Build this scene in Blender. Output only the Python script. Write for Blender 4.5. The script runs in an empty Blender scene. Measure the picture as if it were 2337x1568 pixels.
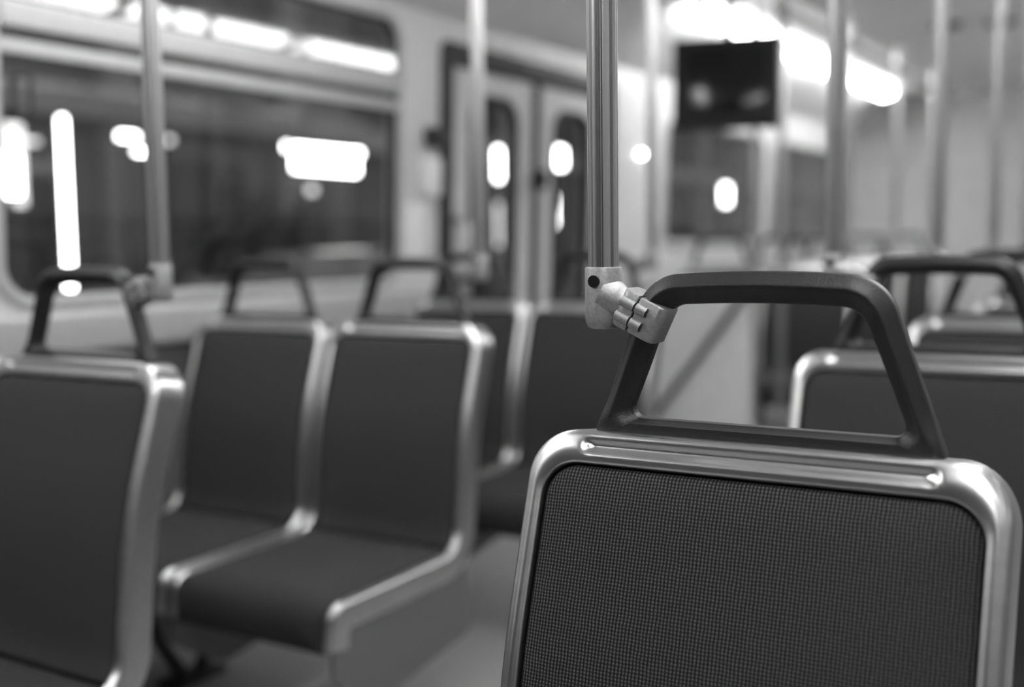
import bpy, bmesh, math, random
from mathutils import Vector, Matrix
random.seed(4)
PI = math.pi
sc = bpy.context.scene
C = sc.collection

# ------------------------------------------------------------------ materials
def new_mat(name):
    m = bpy.data.materials.new(name); m.use_nodes = True
    nt = m.node_tree; nt.nodes.clear()
    out = nt.nodes.new('ShaderNodeOutputMaterial')
    b = nt.nodes.new('ShaderNodeBsdfPrincipled')
    nt.links.new(b.outputs[0], out.inputs[0])
    return m, nt, b, out

def g(v): return (v, v, v, 1)

def plain(name, v, rough=0.5, metal=0.0, bump=0.0, scale=60, var=0.15, spec=0.5, stretch=(1, 1, 1)):
    """grey surface with a fine procedural variation"""
    m, nt, b, out = new_mat(name)
    tc = nt.nodes.new('ShaderNodeTexCoord'); mp = nt.nodes.new('ShaderNodeMapping')
    mp.inputs['Scale'].default_value = stretch
    n = nt.nodes.new('ShaderNodeTexNoise'); n.inputs['Scale'].default_value = scale; n.inputs['Detail'].default_value = 6
    nt.links.new(tc.outputs['Object'], mp.inputs[0]); nt.links.new(mp.outputs[0], n.inputs['Vector'])
    cr = nt.nodes.new('ShaderNodeValToRGB')
    cr.color_ramp.elements[0].position = .3; cr.color_ramp.elements[1].position = .7
    cr.color_ramp.elements[0].color = g(v * (1 - var)); cr.color_ramp.elements[1].color = g(min(1, v * (1 + var)))
    nt.links.new(n.outputs['Fac'], cr.inputs[0]); nt.links.new(cr.outputs[0], b.inputs['Base Color'])
    b.inputs['Roughness'].default_value = rough; b.inputs['Metallic'].default_value = metal
    b.inputs['Specular IOR Level'].default_value = spec
    if bump:
        bp = nt.nodes.new('ShaderNodeBump'); bp.inputs['Strength'].default_value = bump; bp.inputs['Distance'].default_value = .001
        nt.links.new(n.outputs['Fac'], bp.inputs['Height']); nt.links.new(bp.outputs[0], b.inputs['Normal'])
    return m

def weave(name, lo, hi, pitch):
    m, nt, b, out = new_mat(name)
    N = nt.nodes.new; L = nt.links.new
    tc = N('ShaderNodeTexCoord'); sep = N('ShaderNodeSeparateXYZ')
    # small wobble so the threads are not ruled lines
    nz = N('ShaderNodeTexNoise'); nz.inputs['Scale'].default_value = 55; nz.inputs['Detail'].default_value = 2
    vm = N('ShaderNodeVectorMath'); vm.operation = 'MULTIPLY_ADD'
    L(tc.outputs['UV'], nz.inputs['Vector'])
    vm.inputs[1].default_value = (.0022,) * 3; L(nz.outputs['Color'], vm.inputs[0]); L(tc.outputs['UV'], vm.inputs[2])
    L(vm.outputs[0], sep.inputs[0])
    def wave(sock, k, ph=0.0):
        a = N('ShaderNodeMath'); a.operation = 'MULTIPLY_ADD'; a.inputs[1].default_value = 2 * PI / k; a.inputs[2].default_value = ph
        L(sock, a.inputs[0])
        s = N('ShaderNodeMath'); s.operation = 'SINE'; L(a.outputs[0], s.inputs[0])
        h = N('ShaderNodeMath'); h.operation = 'MULTIPLY_ADD'; h.inputs[1].default_value = .5; h.inputs[2].default_value = .5
        L(s.outputs[0], h.inputs[0]); return h.outputs[0]
    wx = wave(sep.outputs['X'], pitch); wy = wave(sep.outputs['Y'], pitch * .95)
    mu = N('ShaderNodeMath'); mu.operation = 'MULTIPLY'; L(wx, mu.inputs[0]); L(wy, mu.inputs[1])
    ln = N('ShaderNodeMath'); ln.operation = 'MAXIMUM'
    w2 = N('ShaderNodeMath'); w2.operation = 'MULTIPLY'; w2.inputs[1].default_value = .35; L(wx, w2.inputs[0])
    L(mu.outputs[0], ln.inputs[0]); L(w2.outputs[0], ln.inputs[1])
    big = N('ShaderNodeTexNoise'); big.inputs['Scale'].default_value = 260; big.inputs['Detail'].default_value = 2
    L(tc.outputs['UV'], big.inputs['Vector'])
    sc2 = N('ShaderNodeMath'); sc2.operation = 'MULTIPLY_ADD'; sc2.inputs[1].default_value = .9; sc2.inputs[2].default_value = .55
    L(big.outputs['Fac'], sc2.inputs[0])
    mm = N('ShaderNodeMath'); mm.operation = 'MULTIPLY'; L(ln.outputs[0], mm.inputs[0]); L(sc2.outputs[0], mm.inputs[1])
    cr = N('ShaderNodeValToRGB'); cr.color_ramp.elements[0].color = g(lo); cr.color_ramp.elements[1].color = g(hi)
    cr.color_ramp.elements[0].position = .05; cr.color_ramp.elements[1].position = .85
    L(mm.outputs[0], cr.inputs[0]); L(cr.outputs[0], b.inputs['Base Color'])
    bp = N('ShaderNodeBump'); bp.inputs['Strength'].default_value = .8; bp.inputs['Distance'].default_value = .0008
    L(mm.outputs[0], bp.inputs['Height']); L(bp.outputs[0], b.inputs['Normal'])
    b.inputs['Roughness'].default_value = .85; b.inputs['Specular IOR Level'].default_value = .25
    return m

def lit(name, strength, base=.8):
    m, nt, b, out = new_mat(name)
    b.inputs['Base Color'].default_value = g(base)
    b.inputs['Emission Color'].default_value = g(1); b.inputs['Emission Strength'].default_value = strength
    return m

def pane_mat(name, tint=.8, gain=1.6):
    m = bpy.data.materials.new(name); m.use_nodes = True
    nt = m.node_tree; nt.nodes.clear(); N = nt.nodes.new; L = nt.links.new
    out = N('ShaderNodeOutputMaterial'); mx = N('ShaderNodeMixShader')
    tr = N('ShaderNodeBsdfTransparent'); tr.inputs[0].default_value = g(tint)
    gl = N('ShaderNodeBsdfGlossy'); gl.inputs['Roughness'].default_value = .02; gl.inputs[0].default_value = g(.9)
    fr = N('ShaderNodeLayerWeight'); fr.inputs[0].default_value = .5
    pw = N('ShaderNodeMath'); pw.operation = 'POWER'; pw.inputs[1].default_value = 5.0
    ml = N('ShaderNodeMath'); ml.operation = 'MULTIPLY_ADD'; ml.inputs[1].default_value = .95; ml.inputs[2].default_value = .042 * gain; ml.use_clamp = True
    L(fr.outputs['Facing'], pw.inputs[0]); L(pw.outputs[0], ml.inputs[0]); L(ml.outputs[0], mx.inputs[0]); L(tr.outputs[0], mx.inputs[1]); L(gl.outputs[0], mx.inputs[2])
    L(mx.outputs[0], out.inputs[0])
    return m

M = {}
M['steel'] = plain('brushed_steel', .60, .29, 1.0, .06, 90, .06, stretch=(.15, 1, 1))
M['pole_metal'] = plain('satin_aluminium', .5, .30, 1.0, .05, 60, .06, stretch=(1, 1, .1))
M['cast'] = plain('cast_aluminium', .36, .5, .75, .35, 260, .12)
M['black_plastic'] = plain('black_textured_plastic', .010, .40, 0, .55, 520, .3)
M['shell_plastic'] = plain('grey_shell_plastic', .12, .5, 0, .1, 200, .1)
M['side'] = plain('grey_side_plastic', .13, .5, 0, .1, 200, .1)
M['fabric'] = weave('woven_seat_fabric', .006, .108, .0037)
M['dark_metal'] = plain('dark_painted_metal', .03, .45, 0, .1, 90, .15)
M['rubber'] = plain('black_rubber', .012, .6, 0, .1, 90, .2)
M['screw'] = plain('black_screw', .008, .35, .3, .1, 300, .2)
M['ceiling'] = plain('ceiling_panel', .84, .45, 0, .05, 8, .06)
M['cove'] = plain('cove_panel', .74, .4, 0, .05, 8, .05)
M['wall'] = plain('wall_laminate', .60, .35, 0, .08, 12, .07)
M['wall_low'] = plain('wall_lower_laminate', .15, .5, 0, .2, 160, .2)
M['wall_front'] = plain('front_wall_darkened', .05, .5, 0, .08, 12, .07)  # unseen front wall, darkened so the steel has something dark to reflect
M['wall_dim'] = plain('wall_right_dimmed', .22, .5, 0, .08, 12, .07)  # wall colour darkened for the unseen right side, dims reflections in seat sides
M['bulkhead'] = plain('bulkhead_laminate', .52, .45, 0, .05, 9, .06)
M['door_paint'] = plain('door_paint', .55, .4, 0, .05, 14, .07)
M['floor'] = plain('speckled_vinyl_floor', .32, .5, 0, .2, 170, .28)
M['frame'] = plain('window_frame_paint', .42, .5, 0, .05, 40, .06)
M['screen'] = plain('dark_screen_glass', .01, .12, 0, 0, 10, .1)
M['paper'] = plain('white_notice', .8, .6, 0, 0, 20, .05)
M['panel'] = plain('pale_partition', .8, .5, 0, .05, 20, .06)
M['glass'] = pane_mat('window_glass', .82, 1.5)
M['lamp'] = lit('lamp_diffuser_lit', 14.0)
M['asphalt'] = plain('asphalt', .06, .8, 0, .5, 30, .3)
M['kerb'] = plain('pavement', .16, .8, 0, .3, 20, .2)
M['render'] = plain('facade_render', .16, .8, 0, .3, .45, .45)
M['facade_dark'] = plain('facade_dark_stone', .05, .8, 0, .3, .8, .5)
M['facade_pale'] = plain('facade_pale_stone', .30, .8, 0, .3, .8, .2)
M['leaf'] = plain('dark_leaves', .03, .8, 0, .3, 6, .5)
M['bark'] = plain('bark', .05, .9, 0, .5, 20, .4)
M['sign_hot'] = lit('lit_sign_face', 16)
M['sign_mid'] = lit('lit_dim_sign_face', 1.6)
M['sign_low'] = lit('lit_faint_window', .5)
M['car_paint'] = plain('car_paint', .25, .25, .3, 0, 3, .05)

# ------------------------------------------------------------------ helpers
def link(name, me, mat, parent=None, loc=None, rot=None, smooth=30):
    o = bpy.data.objects.new(name, me); C.objects.link(o)
    if mat: me.materials.append(mat)
    if parent: o.parent = parent
    if loc: o.location = loc
    if rot: o.rotation_euler = rot
    if smooth:
        for p in me.polygons: p.use_smooth = True
        try: me.set_sharp_from_angle(angle=math.radians(smooth))
        except Exception: pass
    return o

def obj(name, bm, mat, parent=None, loc=None, rot=None, smooth=30, normals=True):
    if normals: bmesh.ops.recalc_face_normals(bm, faces=bm.faces)
    me = bpy.data.meshes.new(name); bm.to_mesh(me); bm.free()
    return link(name, me, mat, parent, loc, rot, smooth)

def thing(name, label, cat, loc=(0, 0, 0), group=None):
    o = bpy.data.objects.new(name, None); C.objects.link(o); o.empty_display_size = .1
    o.location = loc; o['label'] = label; o['category'] = cat
    if group: o['group'] = group
    return o

def tag(o, label, cat, group=None):
    o['label'] = label; o['category'] = cat
    if group: o['group'] = group
    return o

def struct(o): o['kind'] = 'structure'; return o

def dup(root, loc, label, group=None):
    r = root.copy(); C.objects.link(r); r.location = loc; r['label'] = label
    if group: r['group'] = group
    for ch in list(root.children):
        c = ch.copy(); C.objects.link(c); c.parent = r
        for gr in list(ch.children):
            d = gr.copy(); C.objects.link(d); d.parent = c
    return r

def box(bm, lo, hi, bev=0.0, seg=2):
    vs = [bm.verts.new((x, y, z)) for x in (lo[0], hi[0]) for y in (lo[1], hi[1]) for z in (lo[2], hi[2])]
    fs = [(0, 1, 3, 2), (4, 6, 7, 5), (0, 4, 5, 1), (2, 3, 7, 6), (0, 2, 6, 4), (1, 5, 7, 3)]
    nf = [bm.faces.new([vs[i] for i in f]) for f in fs]
    if bev:
        es = list({e for f in nf for e in f.edges})
        bmesh.ops.bevel(bm, geom=es, offset=bev, segments=seg, affect='EDGES', profile=.6)
    return bm

def basis(d):
    d = Vector(d).normalized()
    a = Vector((0, 0, 1)) if abs(d.z) < .95 else Vector((1, 0, 0))
    u = d.cross(a).normalized(); return u, d.cross(u).normalized()

def tube(bm, pts, r, n=20, cap=True):
    pts = [Vector(p) for p in pts]; rings = []
    rr = r if isinstance(r, (list, tuple)) else [r] * len(pts)
    u = None
    for i, p in enumerate(pts):
        d = (pts[min(i + 1, len(pts) - 1)] - pts[max(i - 1, 0)]).normalized()
        if u is None: u, v = basis(d)
        else:
            u = (u - d * u.dot(d)).normalized(); v = d.cross(u).normalized()
        rings.append([bm.verts.new(p + (u * math.cos(2 * PI * k / n) + v * math.sin(2 * PI * k / n)) * rr[i]) for k in range(n)])
    for a, b in zip(rings, rings[1:]):
        for k in range(n): bm.faces.new((a[k], a[(k + 1) % n], b[(k + 1) % n], b[k]))
    if cap: bm.faces.new(rings[0][::-1]); bm.faces.new(rings[-1])
    return bm

def fillet(corners, radii, narc=8, nseg=6, closed=True):
    """polygon corners -> evenly matched point list; corner arcs tangent to sides"""
    cs = [Vector(c).to_2d() for c in corners]; n = len(cs); arcs = []
    for i in range(n):
        p, a, b = cs[i], cs[i - 1], cs[(i + 1) % n]
        if not closed and i in (0, n - 1):
            arcs.append([p]); continue
        r = max(radii[i], 1e-4)
        da = (a - p).normalized(); db = (b - p).normalized()
        ang = da.angle(db); t = r / math.tan(ang / 2)
        cen = p + (da + db).normalized() * (r / math.sin(ang / 2))
        s = p + da * t - cen; e = p + db * t - cen
        tot = math.atan2(s.x * e.y - s.y * e.x, s.dot(e))
        arc = []
        for k in range(narc + 1):
            q = tot * k / narc
            arc.append(cen + Vector((s.x * math.cos(q) - s.y * math.sin(q), s.x * math.sin(q) + s.y * math.cos(q))))
        arcs.append(arc)
    segs = nseg if isinstance(nseg, (list, tuple)) else [nseg] * n
    out = []
    for i in range(n):
        out += arcs[i]
        if closed or i < n - 1:
            a, b = arcs[i][-1], arcs[(i + 1) % n][0]
            for k in range(1, segs[i]): out.append(a.lerp(b, k / segs[i]))
    return out

def bridge(bm, rows, closed=True, wrap_rows=False):
    n = len(rows[0]); R_ = len(rows)
    for i in range(R_ if wrap_rows else R_ - 1):
        a, b = rows[i], rows[(i + 1) % R_]
        for k in range(n if closed else n - 1):
            j = (k + 1) % n
            bm.faces.new((a[k], a[j], b[j], b[k]))

# ------------------------------------------------------------------ seat profile
SW = .470                       # seat width
PROFILE = [(-.572, .315), (-.560, .405), (-.112, .411), (-.084, .672), (0.0, .930)]
_pp = fillet(PROFILE, [0, .045, .060, .9, 0], narc=14, nseg=40, closed=False)
_len = [0.0]
for a, b in zip(_pp, _pp[1:]): _len.append(_len[-1] + (b - a).length)
T = _len[-1]
def P(t):
    t = max(-.02, min(T + .05, t))
    for i in range(len(_pp) - 1):
        if t <= _len[i + 1] or i == len(_pp) - 2:
            f = (t - _len[i]) / (_len[i + 1] - _len[i])
            d = (_pp[i + 1] - _pp[i]).normalized()
            return _pp[i].lerp(_pp[i + 1], f), Vector((-d.y, d.x))
def S(u, t, h):
    p, n = P(t); n = n if True else n
    return Vector((u, p.x + n.x * h, p.y + n.y * h))
TK = next(_len[i] for i, p in enumerate(_pp) if p.y >= .420 and p.x > -.3)   # arc length at the knuckle
T_LIP = .0

def outline(inset_side, inset_top, rad, t0=0.0):
    w = SW / 2
    a = [(-w + inset_side, t0), (-w + inset_side, T - inset_top), (w - inset_side, T - inset_top), (w - inset_side, t0)]
    return fillet(a, [0, rad, rad, 0], narc=12, nseg=[70, 150, 70, 1], closed=False)

def make_frame(parent):
    bm = bmesh.new()
    outer = outline(0, 0, .052); inner = outline(.021, .035, .036)
    n = len(outer)
    cols = []
    for i in range(n):
        o, q = outer[i], inner[i]; w = (q - o).length; dirv = (q - o) / w
        prof = [(0, -.058), (0, -.046), (0, -.034), (0, -.020)]
        r = .0095
        for k in range(7):
            a = PI / 2 * k / 6
            prof.append((r - r * math.cos(a), -r - .0015 + r * math.sin(a)))
        K = 30
        for k in range(1, K + 1):
            f = k / K; d = r + (w - r - .004) * f
            prof.append((d, -.0015 + .0015 * math.sin(PI * f)))
        for k in range(1, 5):
            a = PI / 2 * k / 4
            prof.append((w - .004 + .004 * math.sin(a), -.0015 - .004 + .004 * math.cos(a)))
        prof.append((w, -.013)); prof.append((w, -.022))
        row = []
        for d, h in prof:
            p = o + dirv * d
            if d > .002 and p.y > T - .045:
                # pressed groove along the top rail with rounded ends
                gx = max(0, abs(p.x) - .166); gd = math.hypot(gx, p.y - (T - .0165))
                h -= .0058 * math.exp(-(gd / .0062) ** 2)
                # small raised rib under the groove
                h += .0006 * math.exp(-((p.y - (T - .0270)) / .0035) ** 2) * (1 if abs(p.x) < .16 else math.exp(-((abs(p.x) - .16) / .01) ** 2))
                # round button at both groove ends
                bd = math.hypot(abs(p.x) - .167, p.y - (T - .0165))
                h += .0022 * math.exp(-(bd / .0028) ** 2)
            v = S(p.x, p.y, h)
            if h < -.009:                            # the top folds straight back instead of down
                k = max(0, min(1, (p.y - (T - .05)) / .05)); v.z += (-h - .009) * .18 * k
            row.append(bm.verts.new(v))
        cols.append(row)
    bridge(bm, cols, closed=False)
    return obj('frame', bm, M['steel'], parent, smooth=60)

def pad(name, t0, t1, r_top, r_bot, parent, crown, sides=.0225, hshift=0.0):
    w = SW / 2 - sides
    corners = [(-w, t0), (-w, t1), (w, t1), (w, t0)]
    loop = fillet(corners, [r_bot, r_top, r_top, r_bot], narc=12, nseg=[44, 44, 44, 44])
    bm = bmesh.new(); uvs = {}
    prof = [(0.0, -.020), (0.0, -.012), (.0012, -.0085), (.0035, -.006), (.007, -.0042), (.013, -.003), (.024, -.002 + crown * .4),
            (.045, -.002 + crown * .75), (.075, -.002 + crown * .93), (.11, -.002 + crown), (.15, -.002 + crown)]
    rows = []
    for d, h in prof:
        row = []
        rt, rb = max(.003, r_top - d * .8), max(.002, r_bot - d * .5)
        ww = w - d
        lp = fillet([(-ww, t0 + d), (-ww, t1 - d), (ww, t1 - d), (ww, t0 + d)], [rb, rt, rt, rb], narc=12, nseg=[44, 44, 44, 44])
        for q in lp:
            v = bm.verts.new(S(q.x, q.y, h + hshift)); uvs[v] = q; row.append(v)
        rows.append(row)
    bridge(bm, rows)
    # middle: stitch the last loop's left and right sides with strips
    last = rows[-1]; nn = len(last)
    left = last[12:12 + 45]                       # left side, bottom -> top (44 segments)
    top = last[12 + 44 + 12:12 + 44 + 12 + 45]
    # simple centre fill: a smaller loop collapsing onto a centre line
    mid = []
    tm0, tm1 = t0 + .151, t1 - .151
    for v in last:
        q = uvs[v]; c = Vector((0, max(min(q.y, tm1), tm0)))
        nv = bm.verts.new(S(c.x, c.y, -.002 + crown + hshift)); uvs[nv] = c; mid.append(nv)
    for k in range(nn):
        j = (k + 1) % nn
        bm.faces.new((last[k], last[j], mid[j], mid[k]))
    bmesh.ops.recalc_face_normals(bm, faces=bm.faces)
    uvl = bm.loops.layers.uv.new('UVMap')
    for f in bm.faces:
        for l in f.loops: l[uvl].uv = uvs[l.vert]
    bmesh.ops.remove_doubles(bm, verts=[v for v in mid], dist=1e-5)
    return obj(name, bm, M['fabric'], parent, smooth=180, normals=False)

def make_shell(parent):
    """moulded rear and underside of the seat"""
    bm = bmesh.new(); w = SW / 2 - .003
    loop = fillet([(-w, .0), (-w, T - .003), (w, T - .003), (w, .0)], [.002, .05, .05, .002], narc=12, nseg=[70, 30, 70, 30])
    rows = []
    for s, h in ((1, -.024), (1, -.052), (.97, -.059), (.9, -.063), (.6, -.065), (.3, -.066), (.04, -.066)):
        rows.append([bm.verts.new(S(q.x * s, q.y if s > .95 else T / 2 + (q.y - T / 2) * (1 - (1 - s) * .1), h)) for q in loop])
    bridge(bm, rows)
    return obj('rear_shell', bm, M['shell_plastic'], parent, smooth=50)

def make_handle(parent):
    outer = fillet([(-.175, 0), (-.1175, .1655), (.1175, .1655), (.175, 0)], [.007, .044, .044, .007], narc=14, nseg=[20, 30, 20, 30])
    inner = fillet([(-.1415, .020), (-.0965, .1355), (.0965, .1355), (.1415, .020)], [.011, .028, .028, .011], narc=14, nseg=[20, 30, 20, 30])
    def arch(p):                                    # the top bar bows slightly upward
        k = max(0, min(1, (p.y - .08) / .07)); return p.y + k * .006 * (1 - (p.x / .12) ** 2 if abs(p.x) < .12 else 0)
    bm = bmesh.new(); cols = []
    D = .0155
    prof = []                                       # (fraction outer->inner, depth) closed section
    def corner(cx, cy, rf, rd, a0, a1, n=6):
        for k in range(n + 1):
            a = math.radians(a0 + (a1 - a0) * k / n); prof.append((cx + rf * math.cos(a), cy + rd * math.sin(a)))
    corner(.10, -D + .012, .10, .003, 180, 250, 3)   # outer bevel, a soft ridge, then the inner bevel
    prof += [(.20, -D + .0065), (.32, -D + .0025), (.39, -D + .0008), (.45, -D), (.51, -D + .0010), (.60, -D + .0040), (.80, -D + .0115)]
    corner(.90, -D + .017, .10, .003, 290, 360, 3)
    corner(.84, D - .005, .16, .005, 0, 90)
    corner(.30, D - .009, .30, .009, 90, 180)
    for o, q in zip(outer, inner):
        row = []
        for f, d in prof:
            p = o.lerp(q, f)
            if d < -.002:                            # the ridge fades out toward the foot of the handle
                k = max(0, min(1, 1 - (p.y - .012) / .035)); k = k * k * (3 - 2 * k)
                d = d * (1 - k) + k * (-D + .004 * (abs(f - .5) * 2) ** 8)
            row.append(bm.verts.new((p.x, d + .018, arch(p))))
        cols.append(row)
    bridge(bm, cols, closed=True, wrap_rows=True)
    o = obj('grab_handle', bm, M['black_plastic'], parent, loc=(0, .018, .919), smooth=70)
    return o

def make_seat(name, label, group, aisle):
    """aisle: -1 when the aisle is on the seat's left (as seen), +1 when on its right"""
    t = thing(name, label, 'bus seat', group=group)
    make_frame(t)
    pad('back_cushion', TK + .004, T - .0365, .0345, .008, t, .004)
    pad('seat_cushion', -.01, TK - .001, .008, .004, t, .014)
    make_shell(t)
    make_handle(t)
    for sx in (-1, 1):                              # skirt plates closing the sides under the seat rim
        x = sx * (SW / 2 - .006); bm = bmesh.new()
        q = fillet([(-.562, .396), (-.098, .405), (-.070, .21), (-.42, .16), (-.558, .25)], [.03, .01, .03, .05, .03], narc=6, nseg=4)
        a = [bm.verts.new((x - .004, p.x, p.y)) for p in q]; b = [bm.verts.new((x + .004, p.x, p.y)) for p in q]
        bridge(bm, [a, b]); bm.faces.new(a); bm.faces.new(b); obj('side_plate', bm, M['side'], t)
    for y in (-.40, -.16):
        bm = bmesh.new(); box(bm, (-SW / 2 + .002, y - .02, .27), (SW / 2 - .012, y + .02, .31), .004); obj('support_rail', bm, M['dark_metal'], t)
    if aisle <= 0:                                  # the bench pair stands on one pedestal away from the aisle
        x = .15 if aisle else -.04
        bm = bmesh.new(); box(bm, (x - .02, -.47, .235), (x + .02, -.08, .272), .006); obj('support_rail', bm, M['dark_metal'], t)
        bm = bmesh.new(); tube(bm, [(x, -.38, .24), (x, -.34, .12), (x, -.27, .012)], .018, 16); obj('leg', bm, M['dark_metal'], t)
        bm = bmesh.new(); tube(bm, [(x, -.14, .24), (x, -.17, .12), (x, -.22, .012)], .018, 16); obj('leg', bm, M['dark_metal'], t)
        bm = bmesh.new(); box(bm, (x - .04, -.33, 0), (x + .04, -.16, .018), .004); obj('foot_plate', bm, M['dark_metal'], t)
    return t

# ------------------------------------------------------------------ grab poles with clamps
ZTOP = 2.19; PZ = .030; EYE = 1.12
def make_pole(label, group, side, top):
    """side=+1: the clamp reaches to the right; origin on the floor under the pole"""
    t = thing('grab_pole', label, 'grab pole', group=group)
    # fluted tube
    bm = bmesh.new(); n = 144; rings = []
    for z in (1.045, top):
        ring = []
        for k in range(n):
            a = 2 * PI * k / n
            ph = (a * 9 / (2 * PI) + .25) % 1.0
            gr = math.exp(-((ph - .5) / .13) ** 4)
            r = .0160 - .0032 * gr
            ring.append(bm.verts.new((r * math.cos(a), r * math.sin(a), z)))
        rings.append(ring)
    bridge(bm, rings); obj('tube', bm, M['pole_metal'], t, smooth=35)
    # cast socket with side outlet
    bm = bmesh.new()
    prof = [(.0, 1.000), (.012, 1.0002), (.0165, 1.002), (.0188, 1.007), (.0194, 1.014), (.0194, 1.063), (.0188, 1.0642), (.0165, 1.0646), (.0158, 1.060)]
    rows = [[bm.verts.new((max(r, .0005) * math.cos(2 * PI * k / 40), max(r, .0005) * math.sin(2 * PI * k / 40), z)) for k in range(40)] for r, z in prof]
    bridge(bm, rows)
    A = Vector((side * .905, 0, -.425)).normalized()
    st = Vector((side * .004, -.002, 1.036))
    tube(bm, [st, st + A * .012, st + A * .016, st + A * .020, st + A * .0245], [.0195, .0185, .0168, .0150, .0142], 28)
    obj('socket_fitting', bm, M['cast'], t, smooth=45)
    # set screw on the socket, facing the seat's front
    sd = Vector((-side * .06, -1, 0)).normalized()
    bm = bmesh.new(); c0 = Vector((0, 0, 1.050)) + sd * .0170
    tube(bm, [c0, c0 + sd * .0040], .0064, 24); obj('set_screw', bm, M['screw'], t)
    # clamp: local frame (a along the arm, b along the handle leg, c depth)
    B = Vector((side * .425, 0, .905)).normalized(); Cc = Vector((0, 1, 0))
    org = st + A * .0235
    def W(a, b, c): return org + A * a + B * b + Cc * c
    def half(name, a0, a1, rnd0, rnd1):
        lp = fillet([(a0, -.0195), (a1, -.0195), (a1, .0195), (a0, .0195)], [rnd0, rnd1, rnd1, rnd0], narc=8, nseg=6)
        bm = bmesh.new(); rows = []
        cen = Vector(((a0 + a1) / 2, 0))
        for s, b in ((.93, -.0195), (1, -.0178), (1, 0), (1, .0178), (.93, .0195)):
            rows.append([bm.verts.new(W(cen.x + (q.x - cen.x) * s, b, q.y * s)) for q in lp])
        bridge(bm, rows); bm.faces.new(rows[0]); bm.faces.new(rows[-1])
        return bm
    bm = half('i', 0, .0192, .009, .001)
    for b in (.0075, -.0085): tube(bm, [W(.003, b, -.0185), W(.0192, b, -.0185)], .0056, 18)
    obj('clamp_jaw', bm, M['cast'], t, smooth=40)
    bm = bmesh.new()
    lp = fillet([(.018, -.0165), (.0225, -.0165), (.0225, .0165), (.018, .0165)], [.001] * 4, narc=3, nseg=3)
    rows = [[bm.verts.new(W(q.x, b, q.y)) for q in lp] for b in (-.0165, .0165)]; bridge(bm, rows); bm.faces.new(rows[0]); bm.faces.new(rows[1])
    obj('gap_filler', bm, M['rubber'], t)  # black filler added so the split between the jaws reads dark
    bm = half('o', .0212, .051, .001, .009)
    for b in (.0075, -.0085): tube(bm, [W(.0212, b, -.0185), W(.0335, b, -.0185)], .0056, 18)
    obj('clamp_jaw', bm, M['cast'], t, smooth=40)
    for b in (.0075, -.0085):
        bm = bmesh.new(); tube(bm, [W(.0325, b, -.0192), W(.0343, b, -.0192)], .0044, 18); obj('clamp_screw', bm, M['screw'], t)
    bm = bmesh.new(); tube(bm, [(0, 0, top - .03), (0, 0, top - .012), (0, 0, top)], [.021, .026, .032], 24); obj('ceiling_flange', bm, M['cast'], t)
    return t

# ------------------------------------------------------------------ seats
HB = .036                                            # the handle stands this far behind the seat's front top edge
R_S = [(-.362, 1.040), (-.374, 1.965), (-.380, 2.890), (-.388, 3.830), (-.402, 4.750)]
RG = 'seats along the right of the aisle'
fs = make_seat('bus_seat', 'large sharp bus seat nearest the camera, woven dark fabric in a steel frame', RG, -1)
fs.location = (R_S[0][0], R_S[0][1] - HB, 0)
rl = [None, 'steel-rimmed bus seat directly behind the big front seat, its top showing through the black handle',
      'third bus seat back along the right side, just above the second one',
      'fourth bus seat back along the right side, mostly hidden behind the black handles',
      'rearmost bus seat of the right side, almost hidden at the picture edge']
for i in range(1, 5): dup(fs, (R_S[i][0], R_S[i][1] - HB, 0), rl[i])
LG = 'seats along the window side'
lsa = make_seat('bus_seat', 'bus seat at the left picture edge, cropped, black handle clamped to the left pole', LG, 1)
lsa.location = (-1.702, 1.302 - HB, 0)
lsw = make_seat('bus_seat', 'window-side bus seat of the middle pair, half hidden by the left seat', LG, 0)
lsw.location = (-2.171, 2.245 - HB, 0)
dup(lsa, (-1.683, 2.245 - HB, 0), 'middle aisle-side bus seat facing the camera with its whole cushion in view, nearest the floor')
dup(lsw, (-2.182, 1.302 - HB, 0), 'window seat beside the cropped left seat, only its steel edge in view')
dup(lsa, (-1.660, 3.200 - HB, 0), 'blurred aisle-side bus seat in front of the folding door, left of the sharp pole')
dup(lsw, (-2.140, 3.200 - HB, 0), 'blurred window-side bus seat right before the folding door')
STEP = .06
for i, y in enumerate((5.60, 6.60, 7.58)):
    nm = ['first', 'second', 'last'][i]
    dup(lsa, (-1.69, y - HB, STEP), nm + ' aisle-side bus seat on the raised rear platform behind the pale partition')
    dup(lsw, (-2.17, y - HB, STEP), nm + ' window-side bus seat on the raised rear platform behind the pale partition')

# poles at the seats
PG = 'grab poles rising from the seat handles'
pr = make_pole('sharp fluted metal grab pole clamped to the handle of the big front seat', PG, 1, ZTOP)
pr.location = (-.533, 1.044, PZ)
dup(pr, (-.552, 1.968, PZ), 'wide blurred grab pole right of the hanging monitor, second from the camera on the right')
dup(pr, (-.559, 2.893, PZ), 'thin grab pole at the third right seat, crossing the grey rear wall')
dup(pr, (-.572, 3.833, PZ), 'thin pale grab pole second from the right picture edge')
dup(pr, (-.592, 4.753, PZ), 'thin grab pole cut by the right picture edge')
pl = make_pole('blurred grab pole in front of the big window, clamped to the left seat', PG, -1, ZTOP)
pl.location = (-1.515, 1.312, PZ)
dup(pl, (-1.495, 2.275, PZ), 'bright grab pole in front of the left door leaf, clamped to the middle seat')
dup(pl, (-1.475, 3.225, PZ), 'bright grab pole just left of the hanging monitor')
dup(pl, (-1.508, 5.60, STEP + PZ), 'grab pole on the raised rear platform meeting the ceiling rail first')
dup(pl, (-1.508, 6.60, STEP + PZ), 'grab pole on the raised rear platform meeting the ceiling rail second')
dup(pl, (-1.508, 7.58, STEP + PZ), 'rearmost grab pole under the ceiling rail')

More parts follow.
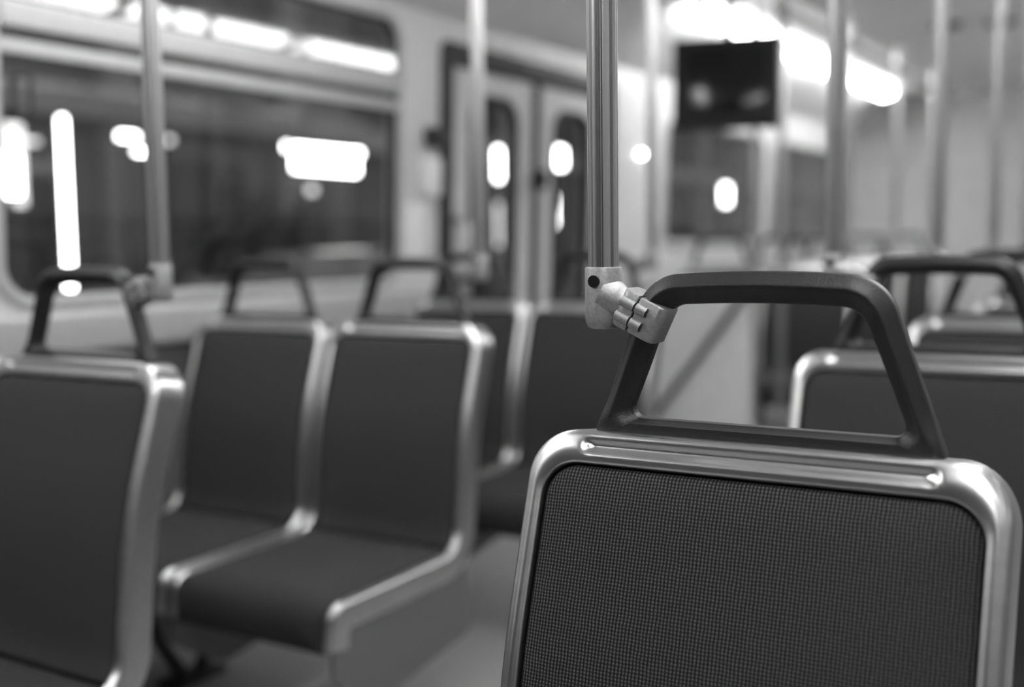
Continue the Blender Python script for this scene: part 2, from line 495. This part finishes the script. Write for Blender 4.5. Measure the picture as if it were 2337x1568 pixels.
# ------------------------------------------------------------------ free-standing poles and rail
def post(label, x, y, z0, z1, group='floor to rail stanchions'):
    t = thing('stanchion', label, 'pole', (x, y, z0), group)
    bm = bmesh.new(); tube(bm, [(0, 0, 0), (0, 0, z1 - z0)], .016, 24); obj('tube', bm, M['pole_metal'], t)
    bm = bmesh.new(); tube(bm, [(0, 0, 0), (0, 0, .01), (0, 0, .03)], [.04, .04, .02], 24); obj('floor_flange', bm, M['cast'], t)
    bm = bmesh.new(); tube(bm, [(0, 0, z1 - z0 - .07), (0, 0, z1 - z0 - .02), (0, 0, z1 - z0)], [.018, .024, .028], 24); obj('top_bracket', bm, M['cast'], t)
    return t
post('straight stanchion at the right edge of the hanging monitor', -1.480, 4.50, 0, 2.03)
rail = thing('grab_rail', 'horizontal grab rail hung below the ceiling lamps toward the rear', 'rail', (-1.480, 4.42, 2.05))
bm = bmesh.new(); tube(bm, [(0, 0, 0), (0, 4.2, 0)], .016, 20); obj('tube', bm, M['pole_metal'], rail)
for y in (.08, 1.15, 2.16, 3.13, 4.1):
    bm = bmesh.new(); tube(bm, [(0, y, 0), (0, y, .14)], [.012, .012], 14); tube(bm, [(0, y - .03, 0), (0, y + .03, 0)], .024, 18)
    obj('hanger', bm, M['cast'], rail)

# ------------------------------------------------------------------ hanging monitor
mo = thing('hanging_monitor', 'black box monitor hanging from the ceiling in front of the bright lamps', 'monitor', (-1.760, 4.60, EYE + .668))
rz = math.radians(14)
bm = bmesh.new(); box(bm, (-.222, -.03, -.190), (.222, .07, .190), .018, 4); o = obj('housing', bm, M['rubber'], mo, rot=(math.radians(-4), 0, rz), smooth=50)
bm = bmesh.new(); box(bm, (-.165, -.036, -.135), (.165, -.029, .145), .003); sb = obj('screen', bm, M['screen'], mo, rot=(math.radians(-4), 0, rz))
bm = bmesh.new(); tube(bm, [(0, .03, .17), (0, .03, .37)], .02, 18); box(bm, (-.06, -.03, .36), (.06, .09, .375), .003); obj('ceiling_bracket', bm, M['dark_metal'], mo)

# ------------------------------------------------------------------ pale partition with diagonal rail
pt = thing('partition', 'pale partition panel at the foot of the raised platform, seen inside the black handle', 'partition', (-1.97, 4.90, 0))
bm = bmesh.new(); box(bm, (-.36, -.015, .06), (.24, .015, .95), .006); obj('panel', bm, M['panel'], pt)
bm = bmesh.new(); tube(bm, [(-.38, 0, 0), (-.38, 0, 1.0)], .016, 18); obj('post', bm, M['pole_metal'], pt)
bm = bmesh.new(); tube(bm, [(.235, 0, 0), (.235, 0, 2.165)], .016, 18); obj('post', bm, M['pole_metal'], pt)
bm = bmesh.new(); tube(bm, [(-.33, -.05, .20), (-.28, -.06, .24), (.20, -.06, .86), (.225, -.05, .93)], .016, 16); obj('diagonal_rail', bm, M['dark_metal'], pt)

# ------------------------------------------------------------------ bus shell
WX = -2.46; Y0, Y1 = -2.6, 9.2; TILT = math.radians(2.3)
def wall_obj(name, bm, mat, parent=None, smooth=30, **k):
    if parent: return obj(name, bm, mat, parent, smooth=smooth)
    o = obj(name, bm, mat, None, loc=(WX, 0, EYE), rot=(0, TILT, 0), smooth=smooth); return o
def hole_panel(bm, y0, y1, z0, z1, hole, rad, thick=.05, x0=0.0):
    """flat wall bay (in local y,z) with a rounded opening"""
    O = fillet([(y0, z0), (y0, z1), (y1, z1), (y1, z0)], [0, 0, 0, 0], narc=8, nseg=6)
    I = fillet([(hole[0], hole[2]), (hole[0], hole[3]), (hole[1], hole[3]), (hole[1], hole[2])], [rad] * 4, narc=8, nseg=6)
    rows = [[bm.verts.new((x, q.x, q.y)) for q in L_] for x, L_ in ((x0, O), (x0, I), (x0 - thick, I), (x0 - thick, O))]
    bridge(bm, rows)
def ring_frame(name, hole, rad, w_out, w_in, x0, x1, mat, parent=None):
    O = fillet([(hole[0] - w_out, hole[2] - w_out), (hole[0] - w_out, hole[3] + w_out), (hole[1] + w_out, hole[3] + w_out), (hole[1] + w_out, hole[2] - w_out)], [rad + w_out] * 4, narc=10, nseg=6)
    I = fillet([(hole[0] + w_in, hole[2] + w_in), (hole[0] + w_in, hole[3] - w_in), (hole[1] - w_in, hole[3] - w_in), (hole[1] - w_in, hole[2] + w_in)], [max(.005, rad - w_in)] * 4, narc=10, nseg=6)
    bm = bmesh.new()
    rows = [[bm.verts.new((x, q.x, q.y)) for q in L_] for x, L_ in ((x0, O), (x1 - .004, O), (x1, O2(O, I, .15)), (x1, O2(O, I, .85)), (x1 - .004, I), (x0, I))]
    bridge(bm, rows, wrap_rows=True)
    return wall_obj(name, bm, mat, parent, 40) if parent is None else obj(name, bm, mat, parent, smooth=40)
def O2(O, I, f): return [a.lerp(b, f) for a, b in zip(O, I)]

ZW = .84
wins = [(-1.50, -.02, -.135, .80), (.10, 1.52, -.135, .80), (1.635, 3.215, -.135, .80), (5.50, 7.05, -.02, .66), (7.20, 8.9, -.02, .66)]
DOOR = (3.475, 4.86, -1.10, .735)
bm = bmesh.new()
box(bm, (-.05, Y0, -1.12), (0, -1.58, ZW))
hole_panel(bm, -1.58, .04, -1.12, ZW, wins[0], .10)
hole_panel(bm, .04, 1.578, -1.12, ZW, wins[1], .10)
hole_panel(bm, 1.578, 3.30, -1.12, ZW, wins[2], .10)
hole_panel(bm, 3.30, 5.20, -1.12, ZW, DOOR, .02)
hole_panel(bm, 5.20, 7.12, -1.12, ZW, wins[3], .10)
hole_panel(bm, 7.12, Y1, -1.12, ZW, wins[4], .10)
struct(wall_obj('wall_left', bm, M['wall']))
bm = bmesh.new(); box(bm, (0, Y0, -1.12), (.012, 3.42, -.26)); struct(wall_obj('wall_left_lower', bm, M['wall_low']))
bm = bmesh.new(); box(bm, (0, Y0, -.262), (.05, 3.42, -.155), .018, 4); struct(wall_obj('trim_1', bm, M['frame'], smooth=50))
for i, h in enumerate(wins, 1):
    wf = struct(ring_frame('window_%d' % i, h, .10, .012, .022, -.045, .010, M['frame']))
    ring_frame('gasket', (h[0] + .018, h[1] - .018, h[2] + .018, h[3] - .018), .085, .001, .010, -.03, .004, M['rubber'], wf)
    zt = .54 if i < 4 else .60
    bm = bmesh.new(); box(bm, (-.012, h[0] + .02, h[2] + .02), (-.008, h[1] - .02, zt)); obj('glass_pane', bm, M['glass'], wf, smooth=0)
    bm = bmesh.new(); box(bm, (-.004, h[0] + .02, zt), (0, h[1] - .02, h[3] - .02)); obj('glass_pane', bm, M['glass'], wf, smooth=0)
    if i > 3: continue
    bm = bmesh.new(); box(bm, (-.02, h[0] + .02, zt - .012), (.020, h[1] - .02, zt + .055), .012, 4); obj('transom_rail', bm, M['frame'], wf, smooth=50)
    bm = bmesh.new(); box(bm, (-.02, h[0] + .02, zt - .070), (.006, h[1] - .02, zt - .035), .004, 2); obj('lower_rail', bm, M['frame'], wf, smooth=50)
    if i == 3:
        lp = fillet([(h[0] + .045, .33), (h[0] + .045, .42), (h[0] + .095, .42), (h[0] + .095, .33)], [.012] * 4, narc=5, nseg=2)
        bm = bmesh.new(); pts = [(.018, q.x, q.y) for q in lp]; tube(bm, pts + [pts[0]], .005, 8, cap=False); obj('release_handle', bm, M['rubber'], wf)

# folding door: two leaves
door = ring_frame('door_1', DOOR, .02, .022, .062, -.05, .014, M['rubber']); struct(door)
ym = (DOOR[0] + DOOR[1]) / 2
for a, b, nm in ((DOOR[0] + .066, ym - .024, 0), (ym + .024, DOOR[1] - .066, 1)):
    bm = bmesh.new(); hole = (a + .13, b - .13, -.85, .58)
    hole_panel(bm, a, b, -1.08, .67, hole, .10, thick=.04, x0=-.004); lf = obj('door_leaf', bm, M['door_paint'], door)
    ring = ring_frame('gasket', hole, .10, .008, .016, -.03, .004, M['rubber'], lf)
    bm = bmesh.new(); box(bm, (-.022, hole[0], hole[2]), (-.018, hole[1], hole[3])); obj('glass_pane', bm, M['glass'], lf, smooth=0)
bm = bmesh.new(); box(bm, (-.03, ym - .026, -1.06), (.010, ym + .026, .68), .004); obj('edge_seal', bm, M['rubber'], door)
bm = bmesh.new(); tube(bm, [(.0, ym - .02, .27), (.05, ym - .02, .27)], .026, 16); tube(bm, [(.05, ym - .02, .31), (.05, ym - .02, .23)], .018, 14); obj('door_latch', bm, M['rubber'], door)
for a in (DOOR[0] + .09, DOOR[1] - .09):
    bm = bmesh.new(); tube(bm, [(.0, a, .10), (.06, a, .08), (.06, a, -.62), (.0, a, -.64)], .014, 14); obj('grab_bar', bm, M['pole_metal'], door)

# small things on the pillar beside the door
def on_wall(name, label, cat, lo, hi, mat, bev=.004):
    bm = bmesh.new(); box(bm, lo, hi, bev); o = wall_obj(name, bm, mat); return tag(o, label, cat)
on_wall('door_sensor', 'small dark sensor dome on the pale pillar left of the folding door', 'sensor', (.001, 3.355, .355), (.05, 3.425, .43), M['rubber'], .012)
on_wall('stop_button_box', 'small white box on the pale pillar under the dark sensor', 'button box', (.001, 3.335, .18), (.04, 3.42, .32), M['paper'], .01)
on_wall('wall_notice', 'bright white notice low on the pillar beside the folding door', 'notice', (.001, 3.24, -.07), (.004, 3.37, .15), M['paper'], .001)
on_wall('wall_bright_spot', 'small glowing round spot on the wall between the folding door and the rear windows', 'light', (.001, 5.185, .430), (.02, 5.202, .450), M['sign_hot'], .006)  # bright spot built as a small emissive block on the wall

# cove, ceiling, floor, far walls
def extr(name, pts, y0, y1, mat, th=.03):
    bm = bmesh.new(); rows = []
    for y in (y0, y1):
        rows.append([bm.verts.new((x, y, z)) for x, z in pts] + [bm.verts.new((x, y, z + th)) for x, z in reversed(pts)])
    bridge(bm, rows); bm.faces.new(rows[0]); bm.faces.new(rows[1])
    return struct(obj(name, bm, mat, smooth=30))
CX = -1.03
cl = [(-2.45, 1.945), (-2.41, 1.97), (-2.13, 2.165), (-2.10, 2.18)]
extr('ceiling_cove', cl, Y0, Y1, M['cove'])
extr('ceiling_cove', [(2 * CX - x, z) for x, z in cl][::-1], Y0, Y1, M['cove'])
cc = [(-2.10, 2.185), (-1.80, 2.20), (-1.66, 2.205), (-1.63, 2.195), (-1.60, 2.205), (CX, 2.22)]
cc = cc + [(2 * CX - x, z) for x, z in cc[:-1]][::-1]
extr('ceiling', cc, Y0, Y1, M['ceiling'])
bm = bmesh.new(); box(bm, (-2.52, Y0, -.05), (.50, Y1, 0)); struct(obj('floor', bm, M['floor'], smooth=0))
bm = bmesh.new(); box(bm, (-2.44, 4.96, .0), (-1.42, Y1 - .001, STEP), .006); struct(obj('floor_platform', bm, M['floor'], smooth=0))
bm = bmesh.new(); box(bm, (-2.52, Y1, -.05), (.50, Y1 + .05, 2.3)); struct(obj('wall_rear', bm, M['bulkhead'], smooth=0))
bm = bmesh.new(); box(bm, (-2.52, Y0 - .05, -.05), (.50, Y0, 2.3)); struct(obj('wall_front', bm, M['wall_front'], smooth=0))
# right wall with windows
bm = bmesh.new(); RWX = .40
rb = [(-2.6, -.6), (-.6, 1.4), (1.4, 3.4), (3.4, 5.3), (5.3, 7.2), (7.2, 9.2)]
for a, b in rb: hole_panel(bm, a, b, -1.12, ZW + .02, (a + .09, b - .09, -.135, .78), .10)
rw = struct(obj('wall_right', bm, M['wall_dim'], loc=(RWX + .04, 0, EYE), rot=(0, -TILT, 0)))
for i, (a, b) in enumerate(rb, 6):
    h = (a + .09, b - .09, -.135, .78)
    wf = ring_frame('window_%d' % i, h, .10, .012, .022, -.045, .010, M['frame']); struct(wf)
    bm = bmesh.new(); box(bm, (-.012, h[0] + .01, h[2] + .01), (-.008, h[1] - .01, h[3] - .01)); obj('glass_pane', bm, M['glass'], wf, smooth=0)
    wf.location = (RWX, 0, EYE); wf.rotation_euler = (0, -TILT, PI); wf.location.y = a + b

# ceiling lamps (both coves)
def lamp_row(x, tilt, lbl, side, ys):
    first = None
    for i, y in enumerate(ys):
        if first is None:
            first = thing('ceiling_lamp', '', 'ceiling lamp', group='strip lamps along the ' + side + ' cove')
            bm = bmesh.new(); box(bm, (-.055, -.580, -.020), (.055, .580, .012), .012, 3); obj('diffuser', bm, M['lamp'], first, smooth=40)
            for e in (-1, 1):
                bm = bmesh.new(); box(bm, (-.06, e * .592 - .013, -.024), (.06, e * .592 + .013, .016), .004); obj('end_cap', bm, M['frame'], first)
            t = first
        else: t = dup(first, (0, 0, 0), '')
        t.location = (x, y, 2.165); t.rotation_euler = (0, tilt, 0)
        t['label'] = lbl[i]
ll = ['lit strip lamp above the left windows, out of the upper frame edge'] * 3 + [
      'glowing strip lamp directly above and behind the hanging monitor', 'glowing strip lamp between the monitor and the wide blurred pole',
      'rearmost glowing strip lamp, ending at the grey rear wall']
lamp_row(-2.0, math.radians(-14), ll, 'left', [-.45, .80, 2.05, 5.44, 6.67, 7.90])
lamp_row(2 * CX + 2.0, math.radians(14), ['lit strip lamp of the right row, seen only mirrored in the left window'] * 7, 'right', [-.45, .80, 2.05, 3.30, 4.55, 5.80, 7.05])

# ceiling fittings toward the rear
for i, (x, y) in enumerate(((-1.18, 6.2), (-.93, 6.28))):
    bm = bmesh.new(); tube(bm, [(0, 0, .0), (0, 0, -.018), (0, 0, -.026)], [.075, .07, .045], 28)
    v = obj('ceiling_speaker', bm, M['dark_metal'], loc=(x, y, 2.215), smooth=40)
    tag(v, ['left dark round fitting on the rear ceiling at the upper right', 'right dark round fitting on the rear ceiling near the upper right corner'][i], 'ceiling fitting')

# ------------------------------------------------------------------ outside at night
GZ = -.35
bm = bmesh.new(); box(bm, (-60, -40, GZ - .1), (30, 80, GZ)); struct(obj('ground', bm, M['asphalt'], smooth=0))
bm = bmesh.new(); box(bm, (-16, -30, GZ), (-7.2, 70, GZ + .14), .02); struct(obj('trim_2', bm, M['kerb'], smooth=0))

def building(label, x, y0, y1, h, mat, ribs):
    t = thing('building', label, 'building', (x, (y0 + y1) / 2, GZ + .14))
    w = (y1 - y0) / 2
    bm = bmesh.new(); box(bm, (-6, -w, 0), (0, w, h)); obj('wall', bm, mat, t, smooth=0)
    for k in range(ribs):
        yy = -w + (k + .5) * 2 * w / ribs
        bm = bmesh.new(); box(bm, (0, yy - .25, 0), (.25, yy + .25, h), .02); obj('pillar', bm, M['facade_pale'], t, smooth=0)
    bm = bmesh.new(); box(bm, (0, -w, 3.0), (.4, w, 3.4), .02); obj('cornice', bm, M['facade_pale'], t, smooth=0)
    for k in range(ribs - 1):
        yy = -w + (k + 1) * 2 * w / ribs
        bm = bmesh.new(); box(bm, (-.05, yy - .7, .5), (.06, yy + .7, 2.6), .01); f = obj('window', bm, M['facade_dark'], t, smooth=0)
    return t
building('dim building front across the street behind the light tube', -12.5, 2, 15, 9, M['render'], 4)
building('dim building front across the street behind the bright shop sign', -13.2, 15.6, 34, 11, M['facade_dark'], 5)
building('far building front seen through the folding door', -12.8, 34.6, 62, 10, M['render'], 6)

def sign(name, label, cat, y, z, w, h, mat, x=-9.0, leg=True, mat2=None):
    t = thing(name, label, cat, (x, y, GZ + .14))
    zz = z - GZ - .14
    bm = bmesh.new(); box(bm, (-.06, -w / 2, zz - h / 2), (0, w / 2, zz + h / 2), .01); obj('lit_panel', bm, mat, t)
    bm = bmesh.new(); box(bm, (-.10, -w / 2 - .02, zz - h / 2 - .02), (-.04, w / 2 + .02, zz + h / 2 + .02), .005); obj('casing', bm, M['dark_metal'], t)
    if leg:
        bm = bmesh.new(); tube(bm, [(-.08, 0, 0), (-.08, 0, zz)], .04, 12); obj('post', bm, M['dark_metal'], t)
    return t
E_ = EYE
sign('light_tube', 'tall glowing white tube outside the window, left of the left pole', 'light tube', 6.74, E_ + .34, .04, 1.76, M['sign_hot'])
sign('advert_panel', 'lit advert panel outside at the left picture edge', 'lit panel', 6.23, E_ + .76, .17, .72, M['sign_mid'])
sign('shop_sign', 'small bright sign glowing at the left edge on the advert panel', 'sign', 6.06, E_ + .66, .14, .36, M['sign_hot'], x=-8.8)
sign('cross_bar_light', 'dim horizontal light bar joining the advert panel and the tube', 'light', 6.52, E_ + 1.00, .20, .04, M['sign_mid'], x=-9.2)
sign('shop_sign', 'small double-lobed bright sign outside just left of the left pole', 'sign', 7.48, E_ + 1.10, .20, .05, M['sign_hot'])
sign('shop_light', 'lower lobe light directly under the small double bright sign', 'light', 7.46, E_ + .94, .12, .03, M['sign_hot'], x=-8.8)
sign('shop_light', 'faint light outside just right of the left pole', 'light', 8.00, E_ + 1.10, .06, .06, M['sign_mid'])
sign('shop_sign', 'biggest bright horizontal sign outside in the middle of the window', 'sign', 10.40, E_ + 1.03, 1.12, .28, M['sign_hot'])
sign('shop_sign', 'thin bright strip along the top of the biggest bright sign', 'sign', 10.60, E_ + 1.17, 1.36, .07, M['sign_hot'], x=-9.2)
sign('shop_light', 'faint round light just under the biggest bright sign', 'light', 9.90, E_ + .65, .10, .08, M['sign_mid'], x=-8.8)
sign('shop_sign', 'upper bright light seen through the left door leaf', 'sign', 14.26, E_ + 1.18, .08, .46, M['sign_hot'])
sign('shop_light', 'narrow bright light low in the left door leaf', 'light', 14.0, E_ + .25, .04, .70, M['sign_mid'], x=-8.85)
sign('shop_sign', 'upper bright light seen through the right door leaf', 'sign', 16.13, E_ + 1.38, .26, .30, M['sign_hot'])
sign('shop_light', 'lower bright light seen through the right door leaf', 'light', 15.72, E_ + .52, .06, .48, M['sign_hot'], x=-8.9)
sign('shop_light', 'bright upright light seen through the rear window under the monitor', 'light', 23.6, E_ + 1.0, .30, .40, M['sign_hot'])
def car(label, x, y):
    t = thing('car', label, 'car', (x, y, GZ))
    prof = [(-2.1, .35), (-2.1, .75), (-1.9, .9), (-1.2, .98), (-.6, 1.42), (.8, 1.45), (1.5, 1.0), (2.05, .85), (2.1, .35)]
    bm = bmesh.new(); rows = []
    for xx, s in ((-.82, .97), (-.72, 1), (.72, 1), (.82, .97)):
        rows.append([bm.verts.new((xx, a, .35 + (b - .35) * s)) for a, b in prof])
    bridge(bm, rows); bm.faces.new(rows[0]); bm.faces.new(rows[-1]); obj('body', bm, M['car_paint'], t, smooth=40)
    bm = bmesh.new(); 
    for sx in (-.83, .83):
        vs = [bm.verts.new((sx, a, b)) for a, b in ((-1.05, .98), (-.58, 1.35), (.75, 1.37), (1.3, 1.0))]; bm.faces.new(vs)
    obj('side_window', bm, M['screen'], t, smooth=0)
    for sx in (-.8, .8):
        for yy in (-1.35, 1.35):
            bm = bmesh.new(); tube(bm, [(sx - .1, yy, .32), (sx + .1, yy, .32)], .32, 28); obj('wheel', bm, M['rubber'], t)
    return t
car('pale parked car low in the window behind the middle seats', -6.0, 7.6)
def tree(label, x, y, r, h):
    t = thing('street_tree', label, 'tree', (x, y, GZ + .14))
    bm = bmesh.new(); tube(bm, [(0, 0, 0), (.03, .02, h * .5), (0, .05, h)], [.14, .11, .08], 12); obj('trunk', bm, M['bark'], t)
    bm = bmesh.new()
    for k in range(900):
        a = random.uniform(0, 2 * PI); e = math.acos(random.uniform(-1, 1)); q = r * random.uniform(.5, 1)
        c = Vector((q * math.sin(e) * math.cos(a), q * math.sin(e) * math.sin(a), h + q * math.cos(e) * .8))
        u = Vector((random.gauss(0, 1), random.gauss(0, 1), random.gauss(0, 1))).normalized(); v, w_ = basis(u); s = .10
        bm.faces.new([bm.verts.new(c + v * s), bm.verts.new(c + w_ * s * .5), bm.verts.new(c - v * s), bm.verts.new(c - w_ * s * .5)])
    obj('foliage', bm, M['leaf'], t, smooth=0)
tree('dark bushy tree outside in the middle of the window left of the sign', -10.6, 10.9, .9, 1.4)
tree('dark low tree outside right of the big sign by the pillar', -8.4, 11.6, .8, .55)

# ------------------------------------------------------------------ light
wd = bpy.data.worlds.new('night_sky'); sc.world = wd; wd.use_nodes = True
bg = wd.node_tree.nodes['Background']; bg.inputs[0].default_value = g(1); bg.inputs[1].default_value = .35
def facade_fill(x, y, z, e):  # unseen point lamp added to light the facades, no fixture
    l = bpy.data.lights.new('facade_fill', 'POINT'); l.energy = e; l.shadow_soft_size = .25
    o = bpy.data.objects.new('facade_fill', l); C.objects.link(o); o.location = (x, y, z)
facade_fill(-8.0, 5, 5, 160); facade_fill(-8.0, 18, 5, 160)

# ------------------------------------------------------------------ camera
cam = bpy.data.cameras.new('camera'); co = bpy.data.objects.new('camera', cam); C.objects.link(co)
t_, p_, r_ = math.radians(31.76), math.radians(5.10), math.radians(-.82)      # yaw to the left, pitch down, roll
Fv = Vector((-math.sin(t_) * math.cos(p_), math.cos(t_) * math.cos(p_), -math.sin(p_)))
R0 = Vector((math.cos(t_), math.sin(t_), 0)); U0 = R0.cross(Fv)
Rv = R0 * math.cos(r_) + U0 * math.sin(r_); Uv = U0 * math.cos(r_) - R0 * math.sin(r_)
mw = Matrix((Rv, Uv, -Fv)).transposed().to_4x4(); mw.translation = (0, 0, EYE); co.matrix_world = mw
cam.sensor_width = 36; cam.lens = 36 * 2555 / 2337
cam.clip_start = .05; cam.clip_end = 300
cam.dof.use_dof = True; cam.dof.focus_distance = 1.12; cam.dof.aperture_fstop = 1.8
sc.camera = co
vs = sc.view_settings
sc.display_settings.display_device = 'sRGB'
vs.view_transform = 'Standard'; vs.look = 'None'; vs.exposure = 0.68; vs.gamma = 1; vs.use_curve_mapping = False
try:
    sc.cycles.use_denoising = True
    sc.cycles.max_bounces = 8; sc.cycles.transparent_max_bounces = 16; sc.cycles.sample_clamp_indirect = 6
except Exception: pass
